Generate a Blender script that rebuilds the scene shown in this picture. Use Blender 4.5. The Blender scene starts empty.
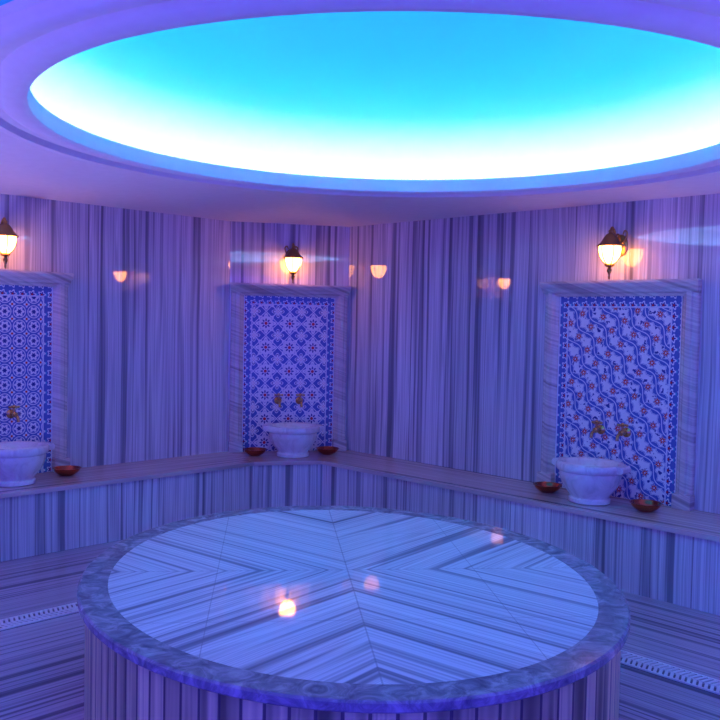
import bpy, bmesh, math, random
from mathutils import Vector, Matrix
random.seed(4)
S = bpy.context.scene
try:
    S.view_settings.view_transform = 'Standard'
    S.view_settings.look = 'None'
except Exception as e:
    print(e)

EYE = 1.68
CEIL = 2.567
BZ = 0.47
F = 860.0

# ---------------------------------------------------------------- node helpers
class NT:
    def __init__(s, name):
        s.mat = bpy.data.materials.new(name)
        s.mat.use_nodes = True
        s.t = s.mat.node_tree
        s.b = s.t.nodes['Principled BSDF']
    def new(s, ty):
        return s.t.nodes.new(ty)
    def link(s, a, b):
        s.t.links.new(a, b)
    def m(s, op, a, b=None, c=None, clamp=False):
        n = s.new('ShaderNodeMath'); n.operation = op; n.use_clamp = clamp
        for i, v in enumerate((a, b, c)):
            if v is None: continue
            if isinstance(v, E): s.link(v.o, n.inputs[i])
            else: n.inputs[i].default_value = v
        return E(s, n.outputs[0])
    def coords(s, rot=0.0):
        tc = s.new('ShaderNodeTexCoord')
        src = tc.outputs['Object']
        if rot:
            mp = s.new('ShaderNodeMapping'); mp.inputs['Rotation'].default_value[2] = rot
            s.link(src, mp.inputs['Vector']); src = mp.outputs[0]
        sx = s.new('ShaderNodeSeparateXYZ'); s.link(src, sx.inputs[0])
        return [E(s, sx.outputs[i]) for i in range(3)]
    def vec(s, x, y, z):
        c = s.new('ShaderNodeCombineXYZ')
        for i, v in enumerate((x, y, z)):
            if isinstance(v, E): s.link(v.o, c.inputs[i])
            else: c.inputs[i].default_value = v
        return c.outputs[0]
    def noise(s, vec, scale=1, detail=2, rough=.5, dist=0):
        n = s.new('ShaderNodeTexNoise')
        s.link(vec, n.inputs['Vector'])
        n.inputs['Scale'].default_value = scale
        n.inputs['Detail'].default_value = detail
        n.inputs['Roughness'].default_value = rough
        n.inputs['Distortion'].default_value = dist
        return E(s, n.outputs[0])
    def white(s, vec):
        n = s.new('ShaderNodeTexWhiteNoise'); n.noise_dimensions = '3D'
        s.link(vec, n.inputs['Vector'])
        return E(s, n.outputs[0])
    def ramp(s, fac, stops, interp='LINEAR'):
        n = s.new('ShaderNodeValToRGB'); s.link(fac.o, n.inputs[0])
        cr = n.color_ramp; cr.interpolation = interp
        while len(cr.elements) < len(stops): cr.elements.new(0.5)
        for e, (p, c) in zip(cr.elements, stops):
            e.position = p; e.color = (c[0], c[1], c[2], 1)
        return n.outputs[0]
    def mix(s, fac, a, b):
        n = s.new('ShaderNodeMix'); n.data_type = 'RGBA'
        if isinstance(fac, E): s.link(fac.o, n.inputs[0])
        else: n.inputs[0].default_value = fac
        for i, v in ((6, a), (7, b)):
            if isinstance(v, tuple): n.inputs[i].default_value = (*v, 1)
            else: s.link(v, n.inputs[i])
        return n.outputs[2]
    def base(s, col):
        if isinstance(col, tuple): s.b.inputs['Base Color'].default_value = (*col, 1)
        else: s.link(col, s.b.inputs['Base Color'])
    def bump(s, h, strength=.3, dist=.01):
        n = s.new('ShaderNodeBump'); n.inputs['Strength'].default_value = strength
        n.inputs['Distance'].default_value = dist
        s.link(h.o, n.inputs['Height']); s.link(n.outputs[0], s.b.inputs['Normal'])
    def set(s, rough=.5, metal=0, spec=.5, coat=0):
        s.b.inputs['Roughness'].default_value = rough
        s.b.inputs['Metallic'].default_value = metal
        s.b.inputs['Specular IOR Level'].default_value = spec
        s.b.inputs['Coat Weight'].default_value = coat
        s.b.inputs['Coat Roughness'].default_value = .03
        return s.mat
class E:
    def __init__(s, nt, o): s.nt = nt; s.o = o
    def __add__(s, b): return s.nt.m('ADD', s, b)
    def __sub__(s, b): return s.nt.m('SUBTRACT', s, b)
    def __rsub__(s, b): return s.nt.m('SUBTRACT', b, s)
    def __mul__(s, b): return s.nt.m('MULTIPLY', s, b)
    def __truediv__(s, b): return s.nt.m('DIVIDE', s, b)
    def lt(s, b): return s.nt.m('LESS_THAN', s, b)
    def gt(s, b): return s.nt.m('GREATER_THAN', s, b)
    def abs(s): return s.nt.m('ABSOLUTE', s)
    def floor(s): return s.nt.m('FLOOR', s)
    def fract(s): return s.nt.m('FRACT', s)
    def sin(s): return s.nt.m('SINE', s)
    def cos(s): return s.nt.m('COSINE', s)
    def max(s, b): return s.nt.m('MAXIMUM', s, b)
    def min(s, b): return s.nt.m('MINIMUM', s, b)
    def sqrt(s): return s.nt.m('SQRT', s)

STOPS = [(.30, (.20, .20, .24)), (.385, (.34, .34, .39)), (.44, (.56, .55, .59)),
         (.50, (.84, .83, .86)), (.56, (.56, .55, .60)), (.62, (.90, .89, .91)), (.70, (.45, .44, .50))]

def stripe_marble(name, ufn, slab=.42, scale=7.0, rough=.12, rot=0.0, tint=(1, 1, 1), joint=.004, bumpy=False, spec=.5, stops=STOPS, var=.25):
    n = NT(name)
    x, y, z = n.coords(rot)
    u, v = ufn(n, x, y, z)
    if slab:
        idx = (u / slab).floor()
        rnd = n.white(n.vec(idx, 3.3, 1.7))
        off = rnd * 37.0
    else:
        off = n.m('ADD', 0.0, 0.0)
    wob = (n.noise(n.vec(u * .8, v * .9, off), 1.0, 2) - .5) * .03
    uu = u + wob
    a = n.noise(n.vec(uu * scale, v * .12, off), 1.0, 3, .6)
    b = n.noise(n.vec(uu * (scale * 3.2), v * .3, off + 5.0), 1.0, 2, .5)
    f = (a - .5) * .8 + (b - .5) * .7 + .5
    col = n.ramp(f, [(p, tuple(c[i] * tint[i] for i in range(3))) for p, c in stops])
    if slab:
        fr = (u / slab).fract()
        j = fr.lt(joint / slab).max(fr.gt(1 - joint / slab))
        shade = n.m('MULTIPLY_ADD', rnd, var, 1.05 - var)
        mul = n.new('ShaderNodeVectorMath'); mul.operation = 'SCALE'
        n.link(col, mul.inputs[0]); n.link(shade.o, mul.inputs['Scale'])
        col = n.mix(j * (.9 if bumpy else .6), mul.outputs[0], (.08, .07, .09) if bumpy else (.14, .13, .16))
        if bumpy:
            n.bump((j * -1.0) + 1.0, .6, .006)
    n.base(col)
    return n.set(rough=rough, spec=spec)

M = {}
M['wall'] = stripe_marble('striped_wall_marble', lambda n, x, y, z: (x, z), slab=.40, scale=8.5, rough=.028, joint=.002, spec=.9)
M['bench_face'] = stripe_marble('bench_face_marble', lambda n, x, y, z: (x, z), slab=.33, scale=10, rough=.15, joint=.003)
M['bench_top'] = stripe_marble('bench_top_marble', lambda n, x, y, z: (y, x), slab=0, scale=6, rough=.14, tint=(.84, .70, .60))
M['floor'] = stripe_marble('floor_marble', lambda n, x, y, z: (y + x.abs(), x), slab=.32, scale=9, rough=.13, tint=(.66, .58, .66))
M['top'] = stripe_marble('platform_top_marble', lambda n, x, y, z: ((x.abs() - y.abs()) * .7071, x + y), slab=0, scale=9, rough=.035, rot=math.radians(-6),
                         tint=(1.0, 1.03, 1.05), spec=.7)
# seam lines on platform top
def add_seams():
    m = M['top']; n = NT.__new__(NT); n.mat = m; n.t = m.node_tree; n.b = n.t.nodes['Principled BSDF']
    cur = n.b.inputs['Base Color'].links[0].from_socket
    x, y, z = n.coords(math.radians(-6))
    s = x.abs().lt(.003).max(y.abs().lt(.003)).max(((x.abs() - .55).abs()).lt(.002)).max(((y.abs() - .62).abs()).lt(.002))
    n.base(n.mix(s * .5, cur, (.25, .25, .3)))
add_seams()
M['staves'] = stripe_marble('platform_side_marble', lambda n, x, y, z: (n.m('ARCTAN2', y, x) * 1.15, z), slab=.072, scale=5, rough=.3,
                            tint=(1.12, 1.05, .50), joint=.005, bumpy=True, var=.45)
M['frame'] = stripe_marble('frame_marble', lambda n, x, y, z: (z + x * .35, x + y), slab=0, scale=9, rough=.16, tint=(.96, .90, .82),
                           stops=[(.3, (.42, .38, .38)), (.42, (.62, .59, .58)), (.5, (.8, .78, .76)), (.6, (.6, .57, .57)), (.72, (.75, .73, .72))])
def mottled(name, c1, c2, c3, scale, rough, detail=6):
    n = NT(name)
    x, y, z = n.coords()
    f = n.noise(n.vec(x, y, z), scale, detail, .65, 1.2)
    n.base(n.ramp(f, [(.35, c1), (.5, c2), (.66, c3)]))
    return n.set(rough=rough)
M['rim'] = mottled('dark_rim_marble', (.14, .14, .19), (.27, .27, .32), (.50, .50, .56), 12, .10)
M['basin'] = mottled('basin_marble', (.66, .64, .63), (.86, .84, .82), (.92, .92, .90), 7, .18)
def plain(name, col, rough, metal=0, spec=.5):
    n = NT(name); x, y, z = n.coords()
    f = n.noise(n.vec(x, y, z), 14, 3)
    n.base(n.ramp(f, [(.3, tuple(c * .95 for c in col)), (.7, col)]))
    return n.set(rough=rough, metal=metal, spec=spec)
M['ceil'] = plain('ceiling_paint', (.92, .86, .86), .7)
n = NT('dome_paint_cyan_glow'); n.base((.11, .78, .88)); M['dome'] = n.set(rough=.9, spec=.02)  # cyan of the cove light put into the dome's paint colour
M['brass'] = plain('aged_brass', (.70, .46, .16), .25, 1)
M['dbrass'] = plain('dark_bronze', (.42, .26, .10), .3, 1)
M['copper'] = plain('hammered_copper', (.50, .12, .07), .22, 1)
M['grate'] = plain('grate_stone', (.8, .8, .82), .4)
M['dark'] = plain('drain_channel_dark', (.12, .11, .15), .5)
def emis(name, col, st):
    n = NT(name); n.base(col); n.b.inputs['Emission Color'].default_value = (*col, 1)
    n.b.inputs['Emission Strength'].default_value = st
    return n.set(rough=.3)
M['led'] = emis('led_strip_glow', (.0, .53, 1.0), 31)
M['wash'] = emis('added_ribbon_glow', (1.0, .05, .06), 250)  # added red source that lifts the vault foot to white
M['glass'] = emis('frosted_lamp_glass', (1.0, .35, .08), 20)

# --- tiles
DB = (.04, .06, .27); MB = (.11, .17, .46); WH = (.88, .88, .87); CY = (.10, .45, .6); RD = (.65, .05, .05)
def cell_polar(n, x, y, c, ox=0.0, oy=0.0):
    a = ((x + ox) / c).fract() - .5
    b = ((y + oy) / c).fract() - .5
    r = (a * a + b * b).sqrt()
    th = n.m('ARCTAN2', b, a)
    return a, b, r, th
def tiles_rosette():
    n = NT('rosette_tiles'); x, y, z = n.coords(); c = .22
    a, b, r, th = cell_polar(n, x, z, c, c / 2)
    a2, b2, r2, th2 = cell_polar(n, x, z, c, 0, c / 2)
    pet = r - ((th * 8.0).cos() * .07 + .34)
    col = n.mix(((pet + .025).abs()).lt(.05), MB, WH)
    inner = r - ((th * 8.0).cos() * .06 + .26)
    col = n.mix(inner.lt(0.0), col, WH)
    col = n.mix((r - ((th * 8.0).cos() * .055 + .155)).lt(0.0), col, DB)
    col = n.mix(r.lt(.10), col, WH)
    col = n.mix(r.lt(.065), col, RD)
    p2 = r2 - ((th2 * 4.0).cos() * .07 + .20)
    col = n.mix(p2.lt(0.0), col, WH)
    col = n.mix((p2 + .06).abs().lt(.02), col, DB)
    col = n.mix(r2.lt(.06), col, RD)
    l = ((a.abs() - b.abs()).abs()).lt(.034) * r.gt(.4)
    col = n.mix(l, col, WH)
    col = n.mix(((a.abs() + b.abs() - .5).abs()).lt(.026), col, WH)
    n.base(col); return n.set(rough=.12)
def tiles_saz():
    n = NT('saz_leaf_tiles'); x, y, z = n.coords(); c = .15
    p = (x + z * .75) / c; q = (z - x * .75) / c
    w = (q * 3.1).sin() * .22
    s = (p + w).fract() - .5
    leaf = s.abs() - ((((q * 6.2).sin()).abs() * .17 + .08) + (q * 40.0).sin() * .015)
    col = n.mix(leaf.lt(0.0), WH, MB)
    col = n.mix((leaf + .03).lt(0.0) * (s.abs() - .03).lt(0.0), col, WH)
    col = n.mix((leaf - .05).abs().lt(.012), col, MB)
    nz = n.noise(n.vec(x, 0.0, z), 30, 2)
    col = n.mix(nz.gt(.60) * leaf.gt(.07), col, DB)
    a, b, r, th = cell_polar(n, p, q, 1.0, .5, .25)
    fl = r - ((th * 7.0).cos() * .05 + .22)
    col = n.mix(fl.lt(0.0), col, WH)
    col = n.mix((fl + .02).abs().lt(.018), col, DB)
    col = n.mix((fl + .07).lt(0.0), col, RD)
    col = n.mix(r.lt(.05), col, WH)
    n.base(col); return n.set(rough=.12)
def tiles_lattice():
    n = NT('lattice_tiles'); x, y, z = n.coords(); c = .11
    a, b, r, th = cell_polar(n, x, z, c)
    a2, b2, r2, th2 = cell_polar(n, x, z, c, c / 2, c / 2)
    col = n.mix((r - ((th * 6.0).cos() * .06 + .30)).lt(0.0), MB, WH)
    col = n.mix((r - ((th * 6.0).cos() * .03 + .14)).lt(0.0), col, DB)
    col = n.mix(((r - .42).abs()).lt(.03), col, WH)
    col = n.mix((r2 - ((th2 * 4.0).cos() * .06 + .17)).lt(0.0), col, WH)
    col = n.mix(r2.lt(.08), col, RD)
    n.base(col); return n.set(rough=.12)
def tiles_border():
    n = NT('border_tiles'); x, y, z = n.coords(); c = .075
    a, b, r, th = cell_polar(n, x, z, c)
    col = n.mix((r - ((th * 5.0).cos() * .09 + .36)).lt(0.0), MB, WH)
    col = n.mix((r - ((th * 5.0).cos() * .07 + .22)).lt(0.0), col, DB)
    col = n.mix((r - .1).lt(0.0), col, RD)
    col = n.mix((a.abs() - .5).abs().lt(.06) * b.abs().lt(.14), col, CY)
    n.base(col); return n.set(rough=.12)
M['t_ros'] = tiles_rosette(); M['t_saz'] = tiles_saz(); M['t_lat'] = tiles_lattice(); M['t_bor'] = tiles_border()
M['t_line'] = plain('white_tile_edge', (.8, .82, .86), .15)

# ---------------------------------------------------------------- mesh helpers
def obj(name, bm, mats, parent=None, loc=(0, 0, 0), rot=0.0, smooth=False, bevel=0):
    me = bpy.data.meshes.new(name)
    bmesh.ops.recalc_face_normals(bm, faces=bm.faces[:])
    bm.to_mesh(me); bm.free()
    for m in (mats if isinstance(mats, (list, tuple)) else [mats]): me.materials.append(m)
    o = bpy.data.objects.new(name, me); S.collection.objects.link(o)
    o.location = loc; o.rotation_euler[2] = rot
    if parent: o.parent = parent
    if smooth:
        for p in me.polygons: p.use_smooth = True
        try:
            me.set_sharp_from_angle(angle=math.radians(38))
        except Exception as e: print(e)
    if bevel:
        md = o.modifiers.new('bev', 'BEVEL'); md.width = bevel; md.segments = 2; md.limit_method = 'ANGLE'
    return o
def empty(name, loc=(0, 0, 0), rot=0.0):
    e = bpy.data.objects.new(name, None); S.collection.objects.link(e)
    e.location = loc; e.rotation_euler[2] = rot; e.empty_display_size = .1
    return e
def box(bm, x0, x1, y0, y1, z0, z1, mi=0):
    vs = [bm.verts.new((x, y, z)) for x in (x0, x1) for y in (y0, y1) for z in (z0, z1)]
    for f in ((0, 1, 3, 2), (4, 6, 7, 5), (0, 4, 5, 1), (2, 3, 7, 6), (0, 2, 6, 4), (1, 5, 7, 3)):
        bm.faces.new([vs[i] for i in f]).material_index = mi
def lathe(bm, prof, segs=48, c=(0, 0, 0), fn=None, mi=0, closed=False):
    rings = []
    for r, z in prof:
        if r < 1e-6 and fn is None:
            rings.append([bm.verts.new((c[0], c[1], c[2] + z))]); continue
        ring = []
        for i in range(segs):
            t = 2 * math.pi * i / segs
            if fn: p = fn(t, r, z)
            else: p = (r * math.cos(t), r * math.sin(t), z)
            ring.append(bm.verts.new((c[0] + p[0], c[1] + p[1], c[2] + p[2])))
        rings.append(ring)
    pairs = list(zip(rings, rings[1:]))
    if closed: pairs.append((rings[-1], rings[0]))
    for A, B in pairs:
        if len(A) == 1 and len(B) == 1: continue
        for i in range(segs):
            j = (i + 1) % segs
            if len(A) == 1: f = bm.faces.new((A[0], B[i], B[j]))
            elif len(B) == 1: f = bm.faces.new((A[i], A[j], B[0]))
            else: f = bm.faces.new((A[i], A[j], B[j], B[i]))
            f.material_index = mi
    return rings
def tube(bm, pts, rad, segs=12, mi=0):
    pts = [Vector(p) for p in pts]
    rads = rad if isinstance(rad, (list, tuple)) else [rad] * len(pts)
    rings = []
    for k, p in enumerate(pts):
        d = (pts[min(k + 1, len(pts) - 1)] - pts[max(k - 1, 0)]).normalized()
        a = Vector((1, 0, 0)) if abs(d.x) < .9 else Vector((0, 1, 0))
        u = d.cross(a).normalized(); v = d.cross(u)
        rings.append([bm.verts.new(p + rads[k] * (u * math.cos(2 * math.pi * i / segs) + v * math.sin(2 * math.pi * i / segs))) for i in range(segs)])
    for A, B in zip(rings, rings[1:]):
        for i in range(segs):
            j = (i + 1) % segs
            bm.faces.new((A[i], A[j], B[j], B[i])).material_index = mi
    bm.faces.new(rings[0]).material_index = mi; bm.faces.new(rings[-1]).material_index = mi
def smooth_pts(pts, n=6):
    out = []
    P = [Vector(p) for p in pts]
    for i in range(len(P) - 1):
        p0 = P[max(i - 1, 0)]; p1 = P[i]; p2 = P[i + 1]; p3 = P[min(i + 2, len(P) - 1)]
        for k in range(n):
            t = k / n
            out.append(.5 * ((2 * p1) + (-p0 + p2) * t + (2 * p0 - 5 * p1 + 4 * p2 - p3) * t * t + (-p0 + 3 * p1 - 3 * p2 + p3) * t ** 3))
    out.append(P[-1]); return out

# ---------------------------------------------------------------- room plan (clockwise from near-left)
PL = [(-5.0, -1.6), (-5.0, 4.04), (-1.20, 7.84), (-.12, 8.10), (3.86, 4.12), (3.86, -1.6)]
names = ['side_left', 'left', 'back', 'right', 'side_right']
def ang(p, q): return math.atan2(q[1] - p[1], q[0] - p[0])
for nm, p, q in zip(names, PL, PL[1:]):
    L = math.dist(p, q); bm = bmesh.new()
    box(bm, 0, L, 0, .12, 0, CEIL)
    obj('wall_' + nm, bm, M['wall'], loc=(p[0], p[1], 0), rot=ang(p, q))
bm = bmesh.new()
lo = [bm.verts.new((x, y, 0)) for x, y in PL]; lo2 = [bm.verts.new((x, y, -.1)) for x, y in PL]
bm.faces.new(lo); bm.faces.new(lo2)
for i in range(len(PL)):
    j = (i + 1) % len(PL); bm.faces.new((lo[i], lo[j], lo2[j], lo2[i]))
obj('floor', bm, M['floor'])

# ceiling with round opening
DC = (.18, 3.91); DR = 1.58
def ray_to_room(cx, cy, t):
    d = (math.cos(t), math.sin(t)); best = 1e9
    n = len(PL)
    for i in range(n):
        p = PL[i]; q = PL[(i + 1) % n]
        ex, ey = q[0] - p[0], q[1] - p[1]
        den = d[0] * ey - d[1] * ex
        if abs(den) < 1e-9: continue
        s = ((p[0] - cx) * ey - (p[1] - cy) * ex) / den
        w = ((p[0] - cx) * d[1] - (p[1] - cy) * d[0]) / den
        if s > 0 and -1e-6 <= w <= 1 + 1e-6: best = min(best, s)
    return cx + d[0] * best, cy + d[1] * best
angs = [2 * math.pi * i / 160 for i in range(160)]
for p in PL: angs.append(math.atan2(p[1] - DC[1], p[0] - DC[0]) % (2 * math.pi))
angs = sorted(set(angs))
bm = bmesh.new(); inn = []; out = []
for t in angs:
    inn.append(bm.verts.new((DC[0] + (DR + .30) * math.cos(t), DC[1] + (DR + .30) * math.sin(t), CEIL)))
    x, y = ray_to_room(DC[0], DC[1], t); out.append(bm.verts.new((x, y, CEIL)))
for i in range(len(angs)):
    j = (i + 1) % len(angs); bm.faces.new((inn[i], inn[j], out[j], out[i]))
obj('ceiling', bm, M['ceil'])
dome = empty('ceiling_dome', (DC[0], DC[1], CEIL))
bm = bmesh.new()
mould = [(DR + .31, .0), (DR + .31, -.02), (DR + .295, -.03), (DR + .275, -.032), (DR + .265, -.05), (DR + .24, -.062), (DR + .20, -.062), (DR + .185, -.035),
         (DR + .13, -.035), (DR + .12, -.048), (DR + .095, -.058), (DR + .06, -.064), (DR + .02, -.064), (DR + .004, -.056), (DR, -.046), (DR, .014), (DR + .006, .02), (DR + .03, .02), (DR + .035, .016), (DR + .035, -.02)]
lathe(bm, mould, 160)
obj('moulding', bm, M['ceil'], parent=dome, smooth=True)
bm = bmesh.new()
RO = DR + .33
dp = [(DR + .034, -.02), (RO, -.02), (RO, .0)]
for k in range(0, 25):
    a = k / 24 * math.pi / 2
    dp.append((RO * math.cos(a) if k < 24 else 0.0, .03 + .75 * math.sin(a)))
lathe(bm, dp, 160)
obj('vault', bm, M['dome'], parent=dome, smooth=True)
bm = bmesh.new()
lathe(bm, [(RO - .055 + .012 * math.cos(2 * math.pi * k / 6), -.004 + .012 * math.sin(2 * math.pi * k / 6)) for k in range(6)], 100, closed=True)
obj('led_strip', bm, M['led'], parent=dome)
bm = bmesh.new()   # added unseen light ribbon outside the lip, to whiten the foot of the vault
lathe(bm, [(DR + .0362, -.018), (DR + .0362, .012)], 160)
obj('added_wash_ribbon', bm, M['wash'], parent=dome)

# ---------------------------------------------------------------- bench running along the walls
BD = .60
def line(p, q, off):
    a = ang(p, q); nx, ny = math.sin(a), -math.cos(a)   # inward normal
    return (p[0] + nx * off, p[1] + ny * off), (math.cos(a), math.sin(a))
def isect(l1, l2):
    (p, d), (q, e) = l1, l2
    den = d[0] * e[1] - d[1] * e[0]
    t = ((q[0] - p[0]) * e[1] - (q[1] - p[1]) * e[0]) / den
    return (p[0] + d[0] * t, p[1] + d[1] * t)
WP = PL[1:5]
def inset(off):
    ls = [line(p, q, off) for p, q in zip(WP, WP[1:])]
    e = [(-5.0, 4.04 - off * math.sqrt(2)), isect(ls[0], ls[1]), isect(ls[1], ls[2]), (3.86, 4.12 - off * math.sqrt(2))]
    return e
bench = empty('marble_bench')
I1 = inset(BD); I0 = inset(BD + .025)
for k in range(3):
    p, q = WP[k], WP[k + 1]; a = ang(p, q); ca, sa = math.cos(-a), math.sin(-a)
    def loc(v): dx, dy = v[0] - p[0], v[1] - p[1]; return (dx * ca - dy * sa, dx * sa + dy * ca)
    nm = ['left', 'back', 'right'][k]
    bm = bmesh.new()
    poly = [loc(v) for v in (p, q, I0[k + 1], I0[k])]
    t = [bm.verts.new((x, y, BZ)) for x, y in poly]; b = [bm.verts.new((x, y, BZ - .03)) for x, y in poly]
    bm.faces.new(t); bm.faces.new(b)
    for i in range(4): j = (i + 1) % 4; bm.faces.new((t[i], t[j], b[j], b[i]))
    obj('seat_' + nm, bm, M['bench_top'], parent=bench, loc=(p[0], p[1], 0), rot=a)
    bm = bmesh.new()
    poly = [loc(v) for v in (p, q, I1[k + 1], I1[k])]
    t = [bm.verts.new((x, y, BZ - .03)) for x, y in poly]; b = [bm.verts.new((x, y, 0)) for x, y in poly]
    bm.faces.new(t); bm.faces.new(b)
    for i in range(4): j = (i + 1) % 4; bm.faces.new((t[i], t[j], b[j], b[i]))
    obj('front_' + nm, bm, M['bench_face'], parent=bench, loc=(p[0], p[1], 0), rot=a)

# ---------------------------------------------------------------- platform
PC = (-.035, 3.64); A, B, TH = 1.29, 1.10, math.radians(-75); PH = .62
def ell(off):
    def fn(t, r, z):
        x = (A + r) * math.cos(t); y = (B + r) * math.sin(t)
        return (x * math.cos(TH) - y * math.sin(TH), x * math.sin(TH) + y * math.cos(TH), z)
    return fn
plat = empty('heated_marble_platform', (PC[0], PC[1], 0))
bm = bmesh.new(); lathe(bm, [(-.03, 0), (-.03, PH - .035)], 160, fn=ell(0))
obj('side', bm, M['staves'], parent=plat, smooth=True)
bm = bmesh.new()
lathe(bm, [(-.06, PH - .038), (-.008, PH - .038), (0, PH - .031), (0, PH - .007), (-.007, PH), (-.115, PH), (-.115, PH - .038)], 160, fn=ell(0), closed=True)
obj('rim', bm, M['rim'], parent=plat, smooth=True)
bm = bmesh.new(); r = lathe(bm, [(-.1155, PH - .03), (-.1155, PH - .001)], 160, fn=ell(0)); bm.faces.new(r[-1])
obj('top', bm, M['top'], parent=plat)

# ---------------------------------------------------------------- drain grates
def grate(p, q):
    a = ang(p, q); L = math.dist(p, q); bm = bmesh.new()
    box(bm, 0, L, -.075, .075, 0.0, .003, 1)
    box(bm, 0, L, -.075, -.063, .003, .010); box(bm, 0, L, .063, .075, .003, .010)
    box(bm, 0, L, -.004, .004, .003, .010)
    k = 0; x = .02
    while x < L - .02:
        for s in (-1, 1):
            y0, y1 = (-.063, -.004) if s < 0 else (.004, .063)
            sh = .010 * (1 if s > 0 else -1)
            vs = [bm.verts.new(v) for v in ((x - sh, y0, .009), (x + .016 - sh, y0, .009), (x + .016 + sh, y1, .009), (x + sh, y1, .009))]
            bm.faces.new(vs)
            vb = [bm.verts.new(v) for v in ((x - sh, y0, .003), (x + .016 - sh, y0, .003), (x + .016 + sh, y1, .003), (x + sh, y1, .003))]
            bm.faces.new((vs[0], vs[1], vb[1], vb[0])); bm.faces.new((vs[2], vs[3], vb[3], vb[2]))
            bm.faces.new((vs[1], vs[2], vb[2], vb[1])); bm.faces.new((vs[3], vs[0], vb[0], vb[3]))
        x += .028
    obj('floor_drain_grate', bm, [M['grate'], M['dark']], loc=(p[0], p[1], 0), rot=a)
grate((-3.4, 3.08), (-.50, 5.98))
grate((-.30, 5.97), (2.9, 2.77))

# ---------------------------------------------------------------- niches + fixtures
def L2W(c, a, x, y): return (c[0] + x * math.cos(a) - y * math.sin(a), c[1] + x * math.sin(a) + y * math.cos(a))
def niche(c, a, w, tm):
    e = empty('iznik_tile_panel', (c[0], c[1], 0), a)
    h = w / 2; jw = .115; zt = 1.93
    bm = bmesh.new()
    for s in (-1, 1):
        prof = [(h, 0), (h, -.035), (h - .012, -.05), (h - .03, -.05), (h - .04, -.066), (h - .075, -.066), (h - .085, -.05), (h - .1, -.045), (h - jw, -.03), (h - jw, 0)]
        lo = [bm.verts.new((s * x, y, BZ)) for x, y in prof]; hi = [bm.verts.new((s * x, y, zt)) for x, y in prof]
        n = len(prof)
        for i in range(n): j = (i + 1) % n; bm.faces.new((lo[i], lo[j], hi[j], hi[i]))
        bm.faces.new(lo); bm.faces.new(hi)
        box(bm, min(s * (h + .008), s * (h - jw - .004)), max(s * (h + .008), s * (h - jw - .004)), -.078, 0, BZ, BZ + .10)
    obj('frame', bm, M['frame'], parent=e, bevel=.003)
    bm = bmesh.new()
    prof = [(0, zt - .03), (-.045, zt - .03), (-.05, zt - .01), (-.07, zt), (-.075, zt + .02), (-.09, zt + .035), (-.095, zt + .055), (-.10, zt + .06), (-.10, zt + .08), (0, zt + .08)]
    Lv = []; Rv = []
    for y, z in prof:
        ex = h + max(0, (-y - .05)) * .35
        Lv.append(bm.verts.new((-ex, y, z))); Rv.append(bm.verts.new((ex, y, z)))
    n = len(prof)
    for i in range(n): j = (i + 1) % n; bm.faces.new((Lv[i], Lv[j], Rv[j], Rv[i]))
    bm.faces.new(Lv); bm.faces.new(Rv)
    obj('cornice', bm, M['frame'], parent=e)
    ih = h - jw; zi = zt - .03; bw = .075
    bm = bmesh.new(); box(bm, -ih + bw, ih - bw, -.02, 0, BZ, zi - bw); obj('tile_field', bm, tm, parent=e)
    bm = bmesh.new()
    box(bm, -ih, -ih + bw, -.02, 0, BZ, zi); box(bm, ih - bw, ih, -.02, 0, BZ, zi); box(bm, -ih + bw, ih - bw, -.02, 0, zi - bw, zi)
    obj('tile_border', bm, M['t_bor'], parent=e)
    bm = bmesh.new()
    for s in (-1, 1):
        for xx in (ih - bw, ih - .004):
            box(bm, s * xx - .005, s * xx + .005, -.023, -.018, BZ, zi - (bw if xx == ih - bw else 0))
    box(bm, -ih + bw, ih - bw, -.023, -.018, zi - bw - .005, zi - bw + .005)
    obj('tile_edging', bm, M['t_line'], parent=e)

def basin(c, a):
    x, y = L2W(c, a, 0, -.33)
    bm = bmesh.new()
    R = .235
    prof = [(0, 0), (.135, 0), (.145, .006), (.145, .03), (.135, .04), (.14, .055), (.165, .085), (.19, .12), (.207, .165), (.213, .20), (.213, .215), (.228, .222), (R, .232), (R + .002, .262), (R - .006, .275), (R - .025, .28),
            (R - .045, .272), (R - .055, .24), (R - .075, .18), (.12, .11), (.05, .085), (0, .08)]
    def fn(t, r, z):
        k = 1.0
        if .04 < z < .215 and r > .13: k = 1 + .012 * math.cos(16 * t)
        return (r * k * math.cos(t), r * k * math.sin(t) * .93, z)
    segs = 96
    lathe(bm, prof, segs, fn=fn)
    bmesh.ops.remove_doubles(bm, verts=bm.verts[:], dist=1e-5)
    for s in (-1, 1):
        pr = [(R - .03, .232), (R + .022, .228), (R + .038, .24), (R + .040, .262), (R + .028, .276), (R - .03, .279)]
        lo = [bm.verts.new((s * px, -.055, z)) for px, z in pr]; hi = [bm.verts.new((s * px, .055, z)) for px, z in pr]
        for i in range(6): j = (i + 1) % 6; bm.faces.new((lo[i], lo[j], hi[j], hi[i]))
        bm.faces.new(lo); bm.faces.new(hi)
    obj('marble_basin', bm, M['basin'], loc=(x, y, BZ), rot=a, smooth=True)

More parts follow.
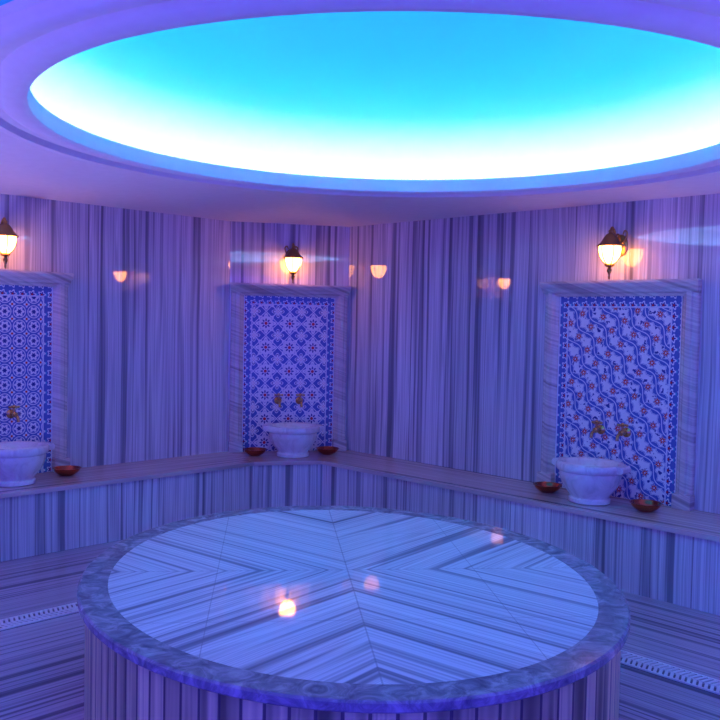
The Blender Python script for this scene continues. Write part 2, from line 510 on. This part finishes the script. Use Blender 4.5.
def tap(c, a, dx):
    x, y = L2W(c, a, dx, -.022); bm = bmesh.new()
    def ylathe(prof, cz=0):
        lathe(bm, prof, 20, fn=lambda t, r, z: (r * math.cos(t), -z, cz + r * math.sin(t)))
    ylathe([(.001, 0), (.034, 0), (.034, .006), (.022, .014), (.015, .02), (.015, .065), (.02, .07), (.02, .085), (.012, .095), (.001, .095)])
    tube(bm, smooth_pts([(0, -.05, 0), (0, -.09, -.003), (0, -.125, -.018), (0, -.135, -.05)]), [.011] * 18 + [.014], 12)
    tube(bm, [(0, -.06, .01), (0, -.06, .05)], .009, 10)
    tube(bm, [(-.04, -.06, .055), (-.015, -.06, .055), (.015, -.06, .055), (.04, -.06, .055)], [.009, .006, .006, .009], 10)
    tube(bm, [(0, -.10, .055), (0, -.075, .055), (0, -.045, .055), (0, -.02, .055)], [.009, .006, .006, .009], 10)
    lathe(bm, [(.001, .045), (.014, .048), (.016, .058), (.010, .068), (.001, .072)], 16, c=(0, -.06, 0))
    obj('brass_tap', bm, M['brass'], loc=(x, y, .94), rot=a, smooth=True)

def bowl(x, y, r=.10):
    bm = bmesh.new(); k = r / .10
    prof = [(.0, 0), (.045, 0), (.05, .004), (.075, .018), (.092, .036), (.096, .05), (.104, .054), (.105, .058), (.098, .058), (.09, .05), (.086, .036), (.07, .02), (.04, .010), (.0, .009)]
    lathe(bm, [(p * k, z * k) for p, z in prof], 40)
    lathe(bm, [(0, .009 * k), (.012 * k, .012 * k), (.016 * k, .02 * k), (.010 * k, .026 * k), (0, .028 * k)], 16)
    obj('copper_bowl', bm, M['copper'], loc=(x, y, BZ), smooth=True)

def sconce(c, a):
    e = empty('wall_sconce', (c[0], c[1], 2.0), a)
    Y = -.16
    bm = bmesh.new()
    lathe(bm, [(.001, 0), (.05, 0), (.052, .008), (.04, .016), (.02, .022), (.001, .022)], 28,
          fn=lambda t, r, z: (r * math.cos(t), -z, .26 + r * 1.5 * math.sin(t)))
    tube(bm, smooth_pts([(0, -.01, .24), (0, -.06, .22), (0, -.10, .27), (0, -.10, .34), (0, -.14, .375), (0, Y, .34)]), .009, 10)
    tube(bm, smooth_pts([(0, -.02, .30), (0, -.05, .335), (0, -.085, .32), (0, -.075, .29), (0, -.06, .30)]), .006, 8)
    for s in (-1, 1):   # scroll leaves
        tube(bm, smooth_pts([(0, -.03, .25), (s * .04, -.035, .29), (s * .06, -.035, .34), (s * .04, -.035, .36), (s * .028, -.035, .335)]), .006, 8)
    # cap
    lathe(bm, [(0, .36), (.012, .358), (.016, .345), (.012, .335), (.03, .325), (.045, .305), (.058, .28), (.075, .262), (.09, .252), (.092, .244), (.086, .242), (.07, .25), (0, .255)], 36, c=(0, Y, 0))
    # ribs under the glass + finial
    lathe(bm, [(0, .125), (.03, .122), (.036, .112), (.024, .102), (.010, .096), (.016, .082), (.018, .07), (.010, .056), (.006, .04), (.009, .03), (.006, .018), (0, .012)], 20, c=(0, Y, 0))
    for k in range(6):
        t = k * math.pi / 3 + .3
        pts = [(.079, .246), (.082, .22), (.072, .175), (.051, .14), (.03, .118)]
        tube(bm, smooth_pts([(r * math.cos(t), Y + r * math.sin(t), z) for r, z in pts], 3), .003, 6)
    obj('bracket', bm, M['dbrass'], parent=e, smooth=True)
    bm = bmesh.new()
    lathe(bm, [(.073, .248), (.077, .22), (.067, .176), (.046, .142), (.02, .122), (0, .12)], 24, c=(0, Y, 0))
    obj('glass_shade', bm, M['glass'], parent=e, smooth=True)

aL = math.radians(45); aB = ang(PL[2], PL[3]); aR = math.radians(-45)
cL = (-2.69, 6.35); cB = (-.66, 7.97); cR = (1.84, 6.14)
for c, a, w, tm in ((cL, aL, 1.08, M['t_lat']), (cB, aB, 1.08, M['t_ros']), (cR, aR, 1.18, M['t_saz'])):
    niche(c, a, w, tm); basin(c, a); tap(c, a, -.10); tap(c, a, .10); sconce(c, a)
for c, a, dx, dy in ((cL, aL, .44, -.24), (cB, aB, -.33, -.26), (cB, aB, .33, -.26), (cR, aR, -.38, -.26), (cR, aR, .40, -.30)):
    x, y = L2W(c, a, dx, dy); bowl(x, y, .10)

# ---------------------------------------------------------------- light
w = bpy.data.worlds.new('violet_ambient'); S.world = w; w.use_nodes = True
bg = w.node_tree.nodes['Background']; bg.inputs[0].default_value = (.055, .045, 1.0, 1); bg.inputs[1].default_value = 3.3
def spot(name, loc, tgt, col, e, size, r=.08):
    l = bpy.data.lights.new(name, 'SPOT'); l.color = col; l.energy = e; l.shadow_soft_size = r
    l.spot_size = math.radians(size); l.spot_blend = .6
    o = bpy.data.objects.new(name, l); S.collection.objects.link(o); o.location = loc
    o.rotation_euler = (Vector(tgt) - Vector(loc)).to_track_quat('-Z', 'Y').to_euler()
for x, y, e in ((-2.7, 1.2, 120), (2.7, 1.2, 90), (-3.0, 4.2, 160), (2.7, 4.2, 90)):  # added fill spots out of view, brightening the ceiling
    spot('added_ceiling_fill', (x, y, .1), (x, y, CEIL), (.38, .30, 1.0), e, 120)

# ---------------------------------------------------------------- camera
cam = bpy.data.cameras.new('camera'); co = bpy.data.objects.new('camera', cam); S.collection.objects.link(co)
cam.sensor_width = 36; cam.lens = 36 * F / 720; cam.clip_start = .05
pitch = math.radians(-2.53); roll = math.radians(1.2)
m = Matrix.Rotation(math.radians(90) + pitch, 4, 'X') @ Matrix.Rotation(roll, 4, 'Z')
co.matrix_world = Matrix.Translation((0, 0, EYE)) @ m
S.camera = co
